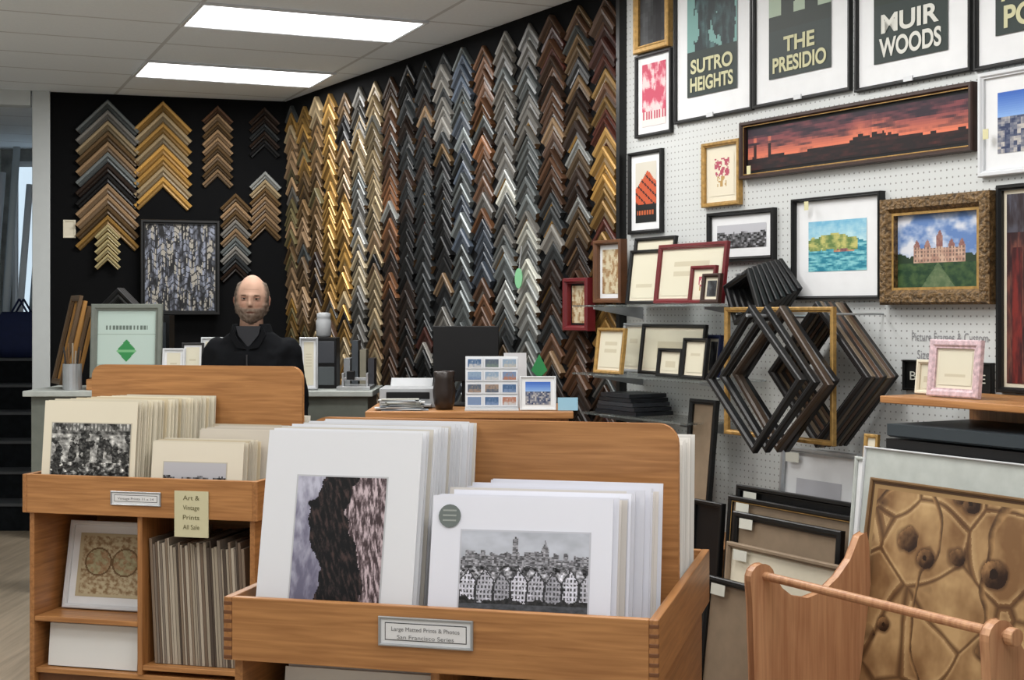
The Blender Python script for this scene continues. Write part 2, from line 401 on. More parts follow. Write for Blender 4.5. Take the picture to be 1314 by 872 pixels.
def a_pano(u,v):
    h=.30+.06*max(0,fn(u,0,10,1))+(.22*math.exp(-((u-.60)/.12)**2)*(.4+.6*abs(noise.cell(Vector((int(u*90),0,0))))))
    if .03<u<.045 or .11<u<.12: h=.6
    if v<h: return mixc((0.09,0.05,0.06),(0.42,0.17,0.14),.1+.5*fn(u*2,v*6,7))
    c=mixc((0.84,0.46,0.34),(0.46,0.24,0.26),(v-h)*2.4)
    return mixc(c,(0.17,0.13,0.17),.20+1.0*fn(u*2.0,v*2.2,4,2)+(v-.60)*1.8)
def a_cityblue(u,v):
    if v>.6: return mixc((0.50,0.64,0.84),(0.20,0.36,0.68),(v-.6)*2.5)
    c=noise.cell(Vector((int(u*18),int(v*16),4)))
    return mixc((0.18,0.22,0.34),(0.70,0.68,0.66),.5+.5*c+.4*fn(u,v,15))
def a_aqua(u,v):
    w=fn(u,v,9,6)
    if v>.60+.13*math.sin(u*3.2+.2)+.04*w: return mixc((0.70,0.82,0.84),(0.42,0.66,0.78),(v-.5)*1.6+w*.4)
    if v>.42+.02*w:
        if u<.85: return mixc((0.36,0.46,0.26),(0.72,0.70,0.42),.5+1.2*w)
    if .36<v<.44 and .45<u<.8: return mixc((0.76,0.55,0.42),(.4,.25,.3),.4+w)
    return mixc((0.12,0.44,0.53),(0.50,0.74,0.76),.5+1.2*fn(u,v*3,6))
def a_mansion(u,v):
    nz=fn(u,v,12,8)
    if v<.34:
        if abs(u-.5)<.10*(.34-v)*6 : return mixc((0.30,0.38,0.26),(.42,.47,.34),nz+.3)
        return mixc((0.11,0.22,0.14),(0.25,0.34,0.20),.5+nz)
    tw=[.24,.37,.52,.66,.78]
    if .2<u<.82:
        h=.54
        for t in tw:
            if abs(u-t)<.04: h=.66-.8*abs(u-t)*3+(.12 if t==.52 else 0)
        if v<h:
            if v>.55: return mixc((0.50,0.34,0.32),(.60,.46,.42),nz+.3)
            if (u*26)%1>.6 and (v*18)%1>.45: return (0.44,0.36,0.33)
            return mixc((0.74,0.62,0.54),(.62,.48,.42),nz+.4)
    if v<.44+.06*fn(u,0,10): return (0.15,0.22,0.15)
    return mixc((0.36,0.48,0.68),(0.80,0.81,0.84),.35+1.3*fn(u,v,4,5))
def a_reflection(u,v):  # mirror's reflection of the mouldings, painted in as colour streaks
    t=fn(u*7,v*1.6,3,3)
    c=mixc((0.10,0.10,0.11),(0.54,0.56,0.62),.44+1.3*t)
    if fn(u*8,v*1.2,3,9)>.22: c=(0.62,0.60,0.56)
    if (v*13+abs(((u*6)%1)-.5)*1.6+.5*fn(u,v,6))%1<.22: c=mixc(c,(.08,.08,.09),.7)
    return c
def a_cert(u,v):
    if abs(u-.5)+abs(v-.34)*.9<.17:
        return (0.20,0.52,0.29) if abs(v-.34)>.02 else (.45,.68,.48)
    if .68<v<.76 and .14<u<.86 and (u*17)%1>.35: return (0.38,0.43,0.40)
    if .6<v<.62 or .1<v<.12: return (0.6,0.66,0.62)
    return (0.70,0.77,0.74)
def a_pink(u,v):
    if v<.25: return (0.70,0.32,0.38) if (u*9)%1>.4 and v>.1 else (0.84,0.80,0.79)
    return mixc((0.72,0.27,0.36),(0.86,0.74,0.74),.2+1.8*fn(u,v,5,7))
def a_orange(u,v):
    if v<.3: return (0.08,0.09,0.09) if not(.12<v<.2 and (u*8)%1>.45 and .1<u<.9) else (.7,.35,.2)
    if v>.86-.5*abs(u-.6): return (0.78,0.76,0.71)
    if (v+u*.4)%.16<.035: return (0.16,0.1,0.1)
    return (0.72,0.32,0.19)
def a_floral(u,v):
    if .2<u<.8 and .45<v<.85 and fn(u,v,8)>-.08: return (0.66,0.30,0.37)
    if abs(u-.5)<.2 and .2<v<.45 and fn(u,v,9,4)>0: return (0.68,0.55,0.34)
    return (0.84,0.81,0.73)
def a_paper(u,v):
    if (v*14)%1<.25 and .2<u<.8 and .25<v<.75: return (0.74,0.71,0.62)
    return (0.81,0.79,0.71)
def a_flower(u,v):
    return mixc((0.76,0.72,0.61),(0.55,0.42,0.28),fn(u,v,5)*1.6+.3)
def a_dark(u,v): return mixc((0.10,0.10,0.11),(0.30,0.31,0.32),.5+fn(u,v,2))
def a_tower(u,v):
    n=fn(u*2,v,6,3)
    if v>.8: return mixc((.30,.30,.34),(.16,.12,.13),n+.5)
    if .08<u<.24 and v<.72: return mixc((0.45,0.15,0.13),(.22,.08,.09),.4+1.2*n)
    return mixc((0.18,0.10,0.11),(0.42,0.25,0.21),.45+1.3*n)

def wframe(name,px0,px1,pyt,pyb,d,fw,fm,border,mm,art,nx=30,w=0.001,extra=None,wall=WR,tilt=0.0,lip=None):
    t0,z1,Y=wall.at(px0,pyt,w+d*.5); z0=wall.at(px0,pyb,w+d*.5)[1]; t1=wall.at(px1,pyt,w+d*.5)[0]
    W=t1-t0;H=z1-z0
    b=B(); b.frame(0,W,0,H,0,d,fw,fm,border,mm,art,nx,lip=lip)
    if extra: extra(b,W,H,-d*.32-.003)
    return b.obj(name,wall.pt(t0,z0,w),wall.rot,tilt)
def poster(px0,px1,pyt,pyb,lines,bg,kind,name,fw=0.014,lr=(.17,.19),zb=.10,zt=.12,sz=.078,step=.074,band=.185):
    def ex(b,W,H,y):
        x0,x1=W*lr[0],W*(1-lr[1]); hh=H-zt-zb
        bandz=band/hh
        def art(u,v):
            if v<bandz: return (0.16,0.20,0.19)
            s=(v-bandz)*hh/.3
            if kind=='dino':
                if (((u-.55)/.42)**2+((s-.35)/.85)**2<1 and fn(u,v,4,2)>-.25): return mixc((0.13,0.17,0.18),(.3,.42,.42),fn(u,v,7,3)+.1)
                return bg
            if kind=='arch':
                if s<.16+.25*(int(u*5)%2)*(u<.5) or (.25<u<.8 and s<.5 and not(((u-.5)/.1)**2+((s-.2)/.18)**2<1)): return (0.15,0.18,0.16)
                return bg
            if kind=='tree':
                if s<.10+.10*math.sin(u*9)+.3*(u>.55): return (0.15,0.19,0.16)
                return mixc(bg,(0.45,0.5,0.42),.2+fn(u,v,6))
            if s<.1+.2*fn(u,1,3): return (0.14,0.17,0.17)
            return bg
        b.pic(x0,x1,zb,H-zt,y-.001,art,44)
        wa=x1-x0; z=zb+.022
        for i,l in enumerate(lines[::-1]):
            b.text(l,(x0+x1)/2,y-.003,z+i*step,sz,MATTE,(0.76,0.75,0.61) if kind!='tree' else (.80,.80,.77),bold=.03,fit=wa*{3:.5,4:.78,5:.84}.get(len(l),.86))
        b.box(W/2-.02,W/2+.02,-.026,-.02,0.003,0.02,WPL)
    return wframe(name,px0,px1,pyt,pyb,0.02,fw,BLACKF,0,WHITE,None,extra=ex)
poster(866,966,-95,160,['SUTRO','HEIGHTS'],(0.44,0.60,0.58),'dino','travel_poster_framed')
poster(967,1092,-125,140,['THE','PRESIDIO'],(0.60,0.66,0.58),'arch','travel_poster_framed')
poster(1098,1247,-165,119,['MUIR','WOODS'],(0.64,0.67,0.58),'tree','travel_poster_framed',sz=.088,step=.082,band=.20,zb=.085)
poster(1251,1420,-215,92,['POINT','PORT'],(0.45,0.64,0.58),'hill','travel_poster_framed',sz=.095,step=.085,band=.21,zb=.10)
wframe('gold_framed_mirror',815,860,-60,71,0.03,0.032,GOLDF,0.0,BLACKM,a_dark,10)
wframe('pink_poster_framed',816,862,73,178,0.02,0.014,BLACKF,0.03,WHITE,a_pink,30)
wframe('sunset_panorama_framed',952,1251,158,231,0.035,0.020,DKBR,0.012,PLAST,a_pano,130,lip=GOLDF)
wframe('city_photo_framed',1257,1400,95,228,0.025,0.02,WPL,0.05,WHITE,a_cityblue,40)
wframe('floral_print_framed',902,950,185,267,0.025,0.018,GOLDF,0.025,CREAM,a_floral,26)
wframe('orange_poster_framed',807,850,197,301,0.02,0.016,BLACKF,0.032,WHITE,a_orange,24)
wframe('landscape_photo_framed',909,994,274,337,0.025,0.018,BLACKF,0.035,WHITE,a_bw2,44)
wframe('island_painting_framed',1018,1132,256,385,0.03,0.014,BLACKF,(.065,.065,.09,.075),WHITE,a_aqua,54)
wframe('mansion_painting_framed',1134,1275,257,391,0.055,0.058,ORN,0.0,CREAM,a_mansion,90,lip=GOLDF)
wframe('bridge_poster_framed',1281,1390,238,503,0.03,0.018,BLACKF,0.012,CREAM,a_tower,60)
b=B(); t,z,Y=WR.at(1218,438); wl=WR.at(1268,430)[0]-WR.at(1170,430)[0]
b.text('Picture Frames & Custom',t,-.002,z,0.042,MATTE,(0.54,0.54,0.55),fit=wl)
b.text('Sizes for Less Cost',t,-.002,z-0.06,0.042,MATTE,(0.54,0.54,0.55),fit=wl*.85)
b.obj('wall_lettering',WR.pt(0,0),WR.rot)
def exb(b,W,H,y):
    b.text('BUILT MORE',W/2,y-.002,H*.35,H*.4,MATTE,(0.7,0.7,0.66),fit=W*.85)
wframe('black_name_plaque',1160,1274,461,500,0.02,0.008,BLACKF,0,BLACKF,None,extra=exb,w=.001)
b=B()
for px,py in ((961,218),(1265,172),(1035,264)):
    t,z,Y=WR.at(px,py,.04); b.box(t-.011,t+.011,-.042,-.0405,z-.016,z+.016,MATTE,(0.80,0.78,0.62))
b.obj('price_tags',WR.pt(0,0),WR.rot)
b=B(); b.frame(0,0.08,0,0.12,0,0.008,0.012,CREAM,0,CREAM,None); b.obj('light_switch_plate',WB.pt(WB.at(81,305)[0],WB.at(81,305)[1],.001),WB.rot)
wframe('tall_mirror_framed',180,282,281,404,0.04,0.030,BLACKF,0,PLAST,a_reflection,70,wall=WB,w=.06)
wframe('red_shadowbox_frame',727,758,357,424,0.05,0.026,REDF,0.01,PLAST,a_flower,14,w=.055)
wframe('flower_picture_framed',765,800,309,389,0.04,0.022,BROWNF,0.02,WHITE,a_flower,16,w=.06)

# ---------------------------------------------------------------- glass shelves with frames
def shelf(name,pxb,py,dep):
    ta=T0+.03; tb=WR.at(pxb,py,dep)[0]
    z=WR.at(810,py,dep*.5)[1]
    b=B(); b.box(ta,tb,-dep,-.004,z-.008,z,GLASS)
    for t in (ta+.1,tb-.1):
        b.prism([(-.002,z-.009),(-dep*.85,z-.009),(-dep*.85,z-.018),(-.002,z-.06)],'x',t-.004,t+.004,SILV)
    b.obj(name,WR.pt(0,0),WR.rot); return z
def sframe(name,px0,px1,pyt,z0,w,fm,art,fw=.014,border=.012,mm=CREAM,nx=14,tilt=.12,d=.018):
    t0,z1,Y=WR.at(px0,pyt,w); t1=WR.at(px1,pyt,w)[0]
    b=B(); b.frame(0,t1-t0,0,z1-z0,0,d,fw,fm,border,mm,art,nx); return b.obj(name,WR.pt(t0,z0+.002,w),WR.rot,tilt)
zs=shelf('glass_shelf',912,391,.3)
sframe('cream_certificate_framed',806,846,322,zs,.14,BLACKF,a_paper,nx=12)
sframe('black_photo_frame',810,862,306,zs,.08,BLACKF,a_paper,nx=12)
sframe('red_certificate_framed',842,930,315,zs,.20,REDF,a_paper,fw=.02,nx=20)
sframe('red_small_photo_frame',886,918,342,zs,.245,REDF,a_floral,nx=14)
sframe('ornament_photo_frame',902,925,352,zs,.285,DKBR,a_dark,nx=10)
zs2=shelf('glass_shelf',905,479,.3)
sframe('gold_photo_frame',765,800,421,zs2,.27,GOLDF,a_paper,nx=10)
sframe('silver_photo_frame',798,824,415,zs2,.12,SILV,a_paper,nx=10)
sframe('black_certificate_framed',822,903,416,zs2,.16,BLACKF,a_paper,nx=18)
sframe('black_photo_frame',845,876,447,zs2,.24,BLACKF,a_paper,nx=10)
sframe('black_photo_frame',876,907,434,zs2,.265,BLACKF,a_paper,nx=10)
sframe('blue_photo_frame',905,924,430,zs2,.10,BLUE,a_dark,nx=8)
zs3=shelf('glass_shelf',880,530,.26)
b=B()
for i in range(5): b.box(T0+.12+.01*i,T0+.42-.012*i,-.24,-.05,zs3+.002+i*.018,zs3+.018+i*.018,LACQ,(.08+.05*(i%3),.09+.05*(i%3),.11+.05*(i%3)))
b.obj('stacked_frame_boxes',WR.pt(0,0),WR.rot)

# ---------------------------------------------------------------- hanging open frame samples
rc=[(.10,.09,.08),(.32,.24,.18),(.42,.36,.28),(.13,.12,.11),(.36,.26,.19),(.16,.14,.13),(.44,.38,.31),(.11,.10,.10),(.32,.25,.2),(.09,.09,.09)]
def hang(name,items):
    b=B(); last=0
    for px,py,w,sw,sh,ang,fw,d,col in items:
        t,z,Y=WR.at(px,py,w); b.M=T(t,-w,z)@RY(math.radians(ang))
        b.frame(-sw/2,sw/2,-sh/2,sh/2,0,d,fw,LACQ,open_=True,col=col); b.M=Matrix()
        if w>last: last=w; tt=t; zz=z+sw/2*1.414-fw*1.5
    px,py,w=items[0][0],items[0][1],items[0][2]
    t,z,Y=WR.at(px,py,w); r=(items[0][3]/2-items[0][6])*1.414-.008
    b.tube((t,-.002,z+r),(tt,-last-.04,zz),.006,mt=SILV)
    return b.obj(name,WR.pt(0,0),WR.rot)
it=[]
for i in range(8):
    w=.035+i*.024; it.append((1086-i*5.0,480,w,.36,.36,45+(i%3-1)*.8,.024,.018,rc[i]))
hang('brown_hanging_frame_samples',it)
it=[]
for i,(dx,dw,a_,c_) in enumerate(((0,0,44,(.085,.085,.09)),(-7,.04,47,(.26,.21,.17)),(-24,.085,45,(.075,.075,.08)),(-42,.15,43,(.08,.08,.085)))):
    it.append((1012+dx,486,.275+dw,.36,.36,a_,.024,.024,c_))
hang('black_hanging_frame_samples',it)
it=[]
for i in range(8):
    w=.045+i*.026; it.append((1004-i*7,370+i*1.5,w,.16,.16,45+i*3,.022,.018,(.085,.085,.09)))
hang('small_hanging_frame_samples',it)
b=B(); t0,z1,Y=WR.at(932,394,.25); t1,_,_=WR.at(1072,392,.25); z0=WR.at(932,556,.25)[1]
b.frame(t0,t1,z0,z1,-.245,.018,.018,GOLDF,open_=True)
b.tube((t0+.06,-.002,z1-.025),(t0+.06,-.25,z1-.025),.004,mt=SILV); b.tube((t1-.03,-.002,z1-.025),(t1-.03,-.25,z1-.025),.004,mt=SILV)
b.obj('gold_open_frame',WR.pt(0,0),WR.rot)

# ---------------------------------------------------------------- cabinet with stacked black frames (right)
t0=WR.at(1135,512,.38)[0]; tE=t0+1.9; zc=WR.at(1135,507,.38)[1]
b=B()
b.box(t0,tE,-.40,-.022,zc-.022,zc,OAK)
b.box(t0+.02,tE-.02,-.37,-.02,.60,zc-.26,OAKZ)
b.box(t0+.02,t0+.04,-.37,-.02,0,.60,OAKZ); b.box(tE-.04,tE-.02,-.37,-.02,0,.60,OAKZ)
b.box(t0+.02,tE-.02,-.03,-.02,zc-.26,zc-.022,OAKZ)
b.obj('low_oak_cabinet',WR.pt(0,0),WR.rot,bevel=.003)
b=B(); z=zc-.258
for i,(h,c) in enumerate([(.05,(.07,.07,.075)),(.02,(.40,.34,.2)),(.055,(.10,.10,.11)),(.045,(.06,.06,.065)),(.04,(.20,.23,.25))]):
    b.M=T(t0+.0+.01*i,-.05,z)@RX(math.radians(90))
    b.frame(0,1.5,0,.335+.006*i,0,h,.05,LACQ,open_=False,mm=BLACKM,col=c); b.M=Matrix(); z+=h+.001
b.obj('stacked_black_frames',WR.pt(0,0),WR.rot)
sframe('pink_photo_frame',1193,1259,436,zc,.30,plain('pink_floral_frame',(.76,.66,.68),.5,var=.3,scale=80),a_paper,fw=.026,border=.01,nx=16,tilt=.1)
sframe('cream_photo_frame',1178,1200,462,zc,.24,CREAM,a_paper,fw=.012,border=.005,nx=8,tilt=.1)

# ---------------------------------------------------------------- leaning frames on the floor, right
def lean(name,px0,px1,pyt,w,z0,fm,mm,art=None,fw=.02,border=.03,tilt=.14,nx=24,d=.022,lip=None,col=(.1,.1,.1)):
    t0,z1,Y=WR.at(px0,pyt,w); t1=WR.at(px1,pyt,w)[0]
    H=(z1-z0)/math.cos(tilt)
    wb=w+H*math.sin(tilt)
    b=B(); b.frame(0,t1-t0,0,H,0,d,fw,fm,border,mm,art,nx,lip=lip,col=col)
    if t1-t0>.25: b.box((t1-t0)*.08,(t1-t0)*.08+.07,-d-.002,-d-.0005,H-.055,H-.02,MATTE,(.76,.76,.72))
    return b.obj(name,WR.pt(t0,z0+.003,wb),WR.rot,tilt)
lean('small_brown_leaning_frame',890,924,512,.16,.625,BLACKF,KRAFT,tilt=.1)
lean('white_photo_leaning_frame',1008,1106,572,.14,.0,SILV,WHITE,a_bw2,border=(.06,.06,.7,.09),tilt=.08)
lean('large_black_leaning_frame',950,1104,622,.27,.0,BLACKF,PLAST,tilt=.08)
lean('large_black_leaning_frame',940,1102,636,.32,.0,BLACKF,KRAFT,lip=GOLDF,tilt=.08)
lean('brown_mat_leaning_frame',946,1085,656,.37,.0,BLACKF,KRAFT,fw=.025,tilt=.08)
lean('black_leaning_frame',893,932,640,.34,.0,BLACKF,PLAST,tilt=.08)
lean('kraft_backed_frame',938,1085,695,.50,.0,KRAFT,CREAM,fw=.018,tilt=.08)
lean('kraft_backed_frame',912,1035,738,.70,.0,BLACKF,KRAFT,fw=.02,tilt=.12)
ta=T0+.06; tb=WR.at(922,600,.3)[0]
b=B(); b.box(ta,tb,-.30,-.004,.60,.62,OAK); b.box(ta,ta+.02,-.30,-.004,0,.60,OAK); b.box(tb-.02,tb,-.30,-.004,0,.6,OAK)
b.obj('low_wall_shelf',WR.pt(0,0),WR.rot,bevel=.002)
b=B()
tsb=WR.at(888,512,.16)[0]; i=0; x=ta+.02
while x+.07<tsb-.02:
    b.box(x,x+.055,-.27,-.03,.623,.623+.24+.05*(i%3),LACQ,rc[i%10]); x+=.07; i+=1
b.obj('boxed_frames_row',WR.pt(0,0),WR.rot)

# wooden print rack with dowel
tl=6.17; tr=tl+.86
b=B()
pts=[(-.97,0),(-.99,.10),(-.955,.40),(-.965,.66)]
for k in range(9):
    a_=math.pi*(1.05-k/8*1.0); pts.append((-.93+.042*math.cos(a_),.735+.04*math.sin(a_)))
pts+=[(-.86,.70),(-.82,.672),(-.76,.66),(-.70,.672),(-.64,.71),(-.59,.76),(-.555,.825),(-.53,.835),(-.52,.80),(-.50,.40),(-.42,.10),(-.40,0)]
for t in (tl,tr): b.prism(pts,'x',t-.014,t+.014,RACKW)
b.tube((tl-.03,-.92,.742),(tr+.03,-.92,.742),.0125,mt=RACKW,n=16)
b.tube((tl-.05,-.92,.742),(tl-.025,-.92,.742),.022,mt=RACKW,n=16)
b.tube((tr+.025,-.92,.742),(tr+.05,-.92,.742),.022,mt=RACKW,n=16)
b.box(tl,tr,-.93,-.50,.12,.14,OAK)
b.box(tl,tr,-.53,-.51,.14,.45,OAK)
b.obj('wooden_print_rack',WR.pt(0,0),WR.rot,bevel=.003)
def rackart(name,px0,pyt,w,Wd,z0,fm,mm,art,fw,border,tilt,nx,d=.012):
    t0,z1,Y=WR.at(px0,pyt,w); H=(z1-z0)/math.cos(tilt)
    b=B(); b.frame(0,Wd,0,H,0,d,fw,fm,border,mm,art,nx); return b.obj(name,WR.pt(t0,z0,w+H*math.sin(tilt)),WR.rot,tilt)
GREYB=plain('grey_backing',(.68,.70,.68),.5)
rackart('driftwood_art_print',1120,612,.455,.72,.145,plain('brown_edge',(.46,.35,.22),.5),CREAM,a_drift,.010,.0,.16,240)
rackart('white_backing_board',1112,572,.42,.80,.145,WPL,GREYB,None,.006,0,.12,4)
rackart('wrapped_white_board',1100,585,.41,.30,.145,GREYB,WHITE,None,.012,0,.10,4)
rackart('gold_edged_board',1112,556,.39,.06,.145,GOLDF,CREAM,None,.012,0,.09,4)

# ---------------------------------------------------------------- print bins
BR=math.radians(-14.5)
def browser_bin(name,loc,W,D,lip,div,shelfL,shelfR,joints=True):
    b=B(); t=.022
    b.box(t,W-t,0,t,lip-.155,lip,OAK); b.box(t,W-t,D-t,D,lip-.155,lip,OAK)
    b.box(0,t,0,D,lip-.155,lip,OAKY); b.box(W-t,W,0,D,lip-.155,lip,OAKY)
    if joints:
        for i in range(7):
            z=lip-.153+i*.022
            b.box(-.0006,t,-.0006,.012,z,z+.011,OAKD); b.box(W-t,W+.0006,-.0006,.012,z,z+.011,OAKD)
    b.box(t,W-t,t,D-t,lip-.155,lip-.14,OAK)
    r=.05; x0,x1=.024,W-.024
    P=[(x0,lip-.14),(x1,lip-.14)]
    for k in range(7): a_=k/6*math.pi/2; P.append((x1-r+r*math.cos(a_),div-r+r*math.sin(a_)))
    for k in range(7): a_=math.pi/2+k/6*math.pi/2; P.append((x0+r+r*math.cos(a_),div-r+r*math.sin(a_)))
    b.prism(P,'y',D/2-.012,D/2+.012,OAK)
    for x in (.02,W-.042): b.box(x,x+.022,.02,D-.02,0,lip-.155,OAKY)
    b.box(W/2-.011,W/2+.011,.02,D-.02,.06,lip-.155,OAKZ)
    b.box(.042,W-.042,D/2-.006,D/2+.006,.06,lip-.155,OAK)
    b.box(.042,W/2-.011,.022,D-.03,shelfL-.02,shelfL,OAK)
    b.box(W/2+.011,W-.042,.022,D-.03,shelfR-.02,shelfR,OAK)
    b.box(.042,W-.042,.03,D-.03,.04,.06,OAK); b.box(.042,W-.042,.05,.07,0,.04,OAKD)
    return b.obj(name,loc,BR,bevel=.0025)
def sheets(name,loc,x0,x1,y0,n,pit,zb,H,tilt,base,art=None,abox=None,nx=40,jit=.006,extra=None,mt=None,dH=0,dx=0,yaw=0):
    b=B()
    for i in range(n):
        jx=(random.uniform(-jit,jit) if i else 0)+dx*i/n; jz=random.uniform(-jit,jit) if i else 0
        b.M=T(x0,y0+i*pit,zb)@RX(-tilt*(1-.25*i/n))@RY(yaw*(1-i/n)*.8 if i else yaw)
        s=random.uniform(.92,1.04) if i else 1
        c=tuple(min(1,v*s) for v in base)
        if random.random()<.18 and i: c=tuple(v*q for v,q in zip(c,(.97,.94,.88)))
        b.box(jx,x1-x0+jx,0,.0035,0,H+jz+dH*i/n,mt or PRINT,c)
    b.M=T(x0,y0,zb)@RX(-tilt)@RY(yaw)
    if art:
        ax0,ax1,az0,az1=abox; ax0-=x0; ax1-=x0
        b.box(ax0-.004,ax1+.004,-.001,0,az0-.004,az1+.004,PRINT,tuple(v*.86 for v in base))
        b.pic(ax0,ax1,az0,az1,-.002,art,nx)
    if extra: extra(b)
    b.M=Matrix()
    return b.obj(name,loc,BR)
FB=(-.71,3.5,0); W1=1.077
browser_bin('print_browser_bin',FB,W1,1.0,.80,1.205,.14,.14)
sheets('matted_print_stack',FB,.055,.465,.045,26,.0145,.675,.535,.20,(.87,.875,.89),a_canyon,(.145,.38,.105,.42),90,dx=.045)
def stick(b):
    b.surf([[(.045+.028*math.cos(k/20*2*math.pi),-.0015-.002*j,.335+.028*math.sin(k/20*2*math.pi)) for k in range(20)] for j in (0,1)],PRINT,col=(.42,.45,.44))
    for q in range(3): b.box(.028,.062,-.0042,-.0038,.322+q*.012,.326+q*.012,PRINT,(.6,.62,.6))
sheets('matted_print_stack',FB,.507,.955,.04,24,.0125,.675,.385,.22,(.87,.875,.91),a_ladies,(.585,.90,.095,.30),140,jit=.012,extra=stick,dx=.080,yaw=-.012)
sheets('matted_print_stack',FB,.60,1.045,.53,26,.014,.675,.47,.10,(.88,.87,.85))
sheets('matted_print_stack',FB,.08,.50,.53,26,.014,.675,.40,.10,(.88,.87,.85))
sheets('stored_print_stack',FB,.10,.50,.08,10,.015,.145,.46,.15,(.86,.85,.82))
sheets('stored_print_stack',FB,.58,.98,.08,10,.015,.145,.40,.15,(.80,.78,.72))
def label(name,loc,x0,x1,z0,z1,txts,col=(.45,.45,.45)):
    b=B(); b.frame(x0,x1,z0,z1,-.001,.006,.006,SILV,0,WHITE,None)
    b.box(x0+.016,x1-.016,-.0035,-.003,z0+.014,z1-.014,MATTE,(.2,.2,.2)); b.box(x0+.018,x1-.018,-.0038,-.0034,z0+.016,z1-.016,PRINT,(.86,.86,.86))
    for i,l in enumerate(txts): b.text(l,(x0+x1)/2,-.005,z1-.033-i*.019,.014,MATTE,col,fit=(x1-x0)*(.72-.12*i))
    b.obj(name,loc,BR)
label('label_holder',FB,.405,.64,.705,.775,['Large Matted Prints & Photos','San Francisco Series'])
LB=(-1.98,5.75,0); W2=1.03
browser_bin('print_browser_bin',LB,W2,1.0,.845,1.268,.27,.10,joints=False)
sheets('cream_print_stack',LB,.05,.47,.045,28,.0145,.72,.42,.10,(.86,.83,.75),a_garden,(.09,.445,.03,.33),100,dx=.16)
sheets('cream_print_stack',LB,.545,.94,.04,12,.014,.72,.265,.12,(.85,.82,.75),a_bw2,(.60,.87,.02,.185),44)
sheets('matted_print_stack',LB,.66,.97,.22,14,.013,.72,.30,.10,(.78,.75,.70),jit=.018)
sheets('matted_print_stack',LB,.08,.9,.53,20,.014,.72,.32,.12,(.85,.84,.8))
label('label_holder',LB,.40,.62,.735,.79,['Vintage Prints 11 x 14'])
b=B(); b.box(.68,.825,-.006,-.002,.62,.80,MATTE,(.78,.76,.63))
for i,l in enumerate(['Art &','Vintage','Prints','All Sale']): b.text(l,.7525,-.0075,.765-i*.038,.026,MATTE,(.42,.40,.28),fit=.07)
b.obj('sale_sign_card',LB,BR)
b=B(); b.frame(.07,.48,0,.36,0,.02,.02,WPL,.03,WHITE,a_botan,80)
o=b.obj('botanical_print_framed',LB,BR)
o.matrix_world=T(*LB)@RZ(BR)@T(0,.19,.272)@RX(-.2)
b=B()
x=.56
while x<.965:
    th=random.choice([.006,.009,.012]); c=random.choice([(.50,.44,.38),(.42,.36,.31),(.60,.56,.50),(.30,.26,.23),(.48,.44,.40),(.68,.64,.58)])
    H=random.uniform(.46,.50)
    b.M=T(x,.06,.102)@RY(math.radians(-3)); b.box(0,th,0,.38,0,H,PRINT,c); x+=th+.002
b.M=Matrix(); b.obj('stored_mat_boards',LB,BR)
sheets('stored_print_stack',LB,.08,.48,.06,8,.015,.065,.17,.1,(.86,.86,.85))

# ---------------------------------------------------------------- counters and clutter
CT=1.08
b=B(); b.box(-.62,.26,6.0,6.55,CT-.03,CT,OAK); b.box(-.60,.24,6.03,6.5,0,CT-.03,OAKZ); b.obj('service_counter',bevel=.004)
b=B(); b.box(-2.6,-.74,7.55,8.15,CT-.03,CT,GREYB); b.box(-2.57,-.77,7.6,8.1,0,CT-.03,GREYF); b.obj('back_counter',bevel=.004)
def X(px,D): return (px-657)/F*D
b=B(); x0,x1=X(556,6.38),X(640,6.38)
b.box(x0,x1,6.36,6.385,1.19,1.437,PLAST); b.box(x0+.03,x1-.03,6.385,6.41,1.22,1.41,PLAST)
b.box((x0+x1)/2-.02,(x0+x1)/2+.02,6.39,6.41,CT+.01,1.25,PLAST)
b.lathe([(.09,0),(.09,.008),(.03,.015)],((x0+x1)/2,6.4,CT+.001),PLAST)
b.obj('computer_monitor',bevel=.003)
b=B(); x0,x1=X(598,6.05),X(664,6.05); w=(x1-x0-.01)/3
b.M=T(x0,6.07,CT+.007)@RX(-.12)
b.box(-.004,x1-x0+.004,.004,.008,0,.225,WPL)
cc=[(.42,.50,.62),(.62,.42,.34),(.25,.36,.50),(.66,.65,.62),(.40,.46,.43),(.56,.48,.42),(.70,.70,.70),(.30,.34,.40),(.50,.58,.66)]
for r in range(4):
    for c in range(3):
        k=random.choice(cc); k2=random.choice(cc)
        b.box(c*(w+.005),c*(w+.005)+w,-.002,.003,.01+r*.054,.055+r*.054,PRINT,(.82,.83,.85))
        b.pic(c*(w+.005)+.006,c*(w+.005)+w-.006,.016+r*.054,.050+r*.054,-.003,lambda u,v:mixc(k,k2,v*1.3+.9*fn(u,v,5)),10)
b.M=Matrix(); b.box(x0-.005,x1+.005,6.04,6.11,CT+.001,CT+.006,WPL)
b.obj('postcard_display_rack')
b=B(); b.frame(0,.155,0,.145,0,.008,.008,WPL,.016,WHITE,a_cityblue,16); b.obj('small_print_card',(X(667,6.04),6.05,CT+.002),0,.15)
b=B(); b.box(0,.085,0,.004,0,.055,PRINT,(.56,.72,.80)); b.obj('blue_card',(X(716,6.03),6.04,CT+.002),0,.15)
b=B(); b.box(0,.10,0,.004,0,.24,PRINT,(.78,.78,.79)); b.obj('paper_brochure',(X(648,6.2),6.2,CT+.002),.2,.1)
b=B(); k=.72
for s in (-1,1): b.prism([(0,0),(s*.05*k,.05*k),(s*.02*k,.11*k),(0,.15*k)] ,'y',-.004,.004,GREEN)
b.tube((0,0,-.12),(0,0,.04),.004,mt=GREEN); b.box(-.03,.03,-.02,.02,-.125,-.118,GREEN)
b.obj('green_leaf_ornament',(X(692,6.3),6.3,CT+.126))
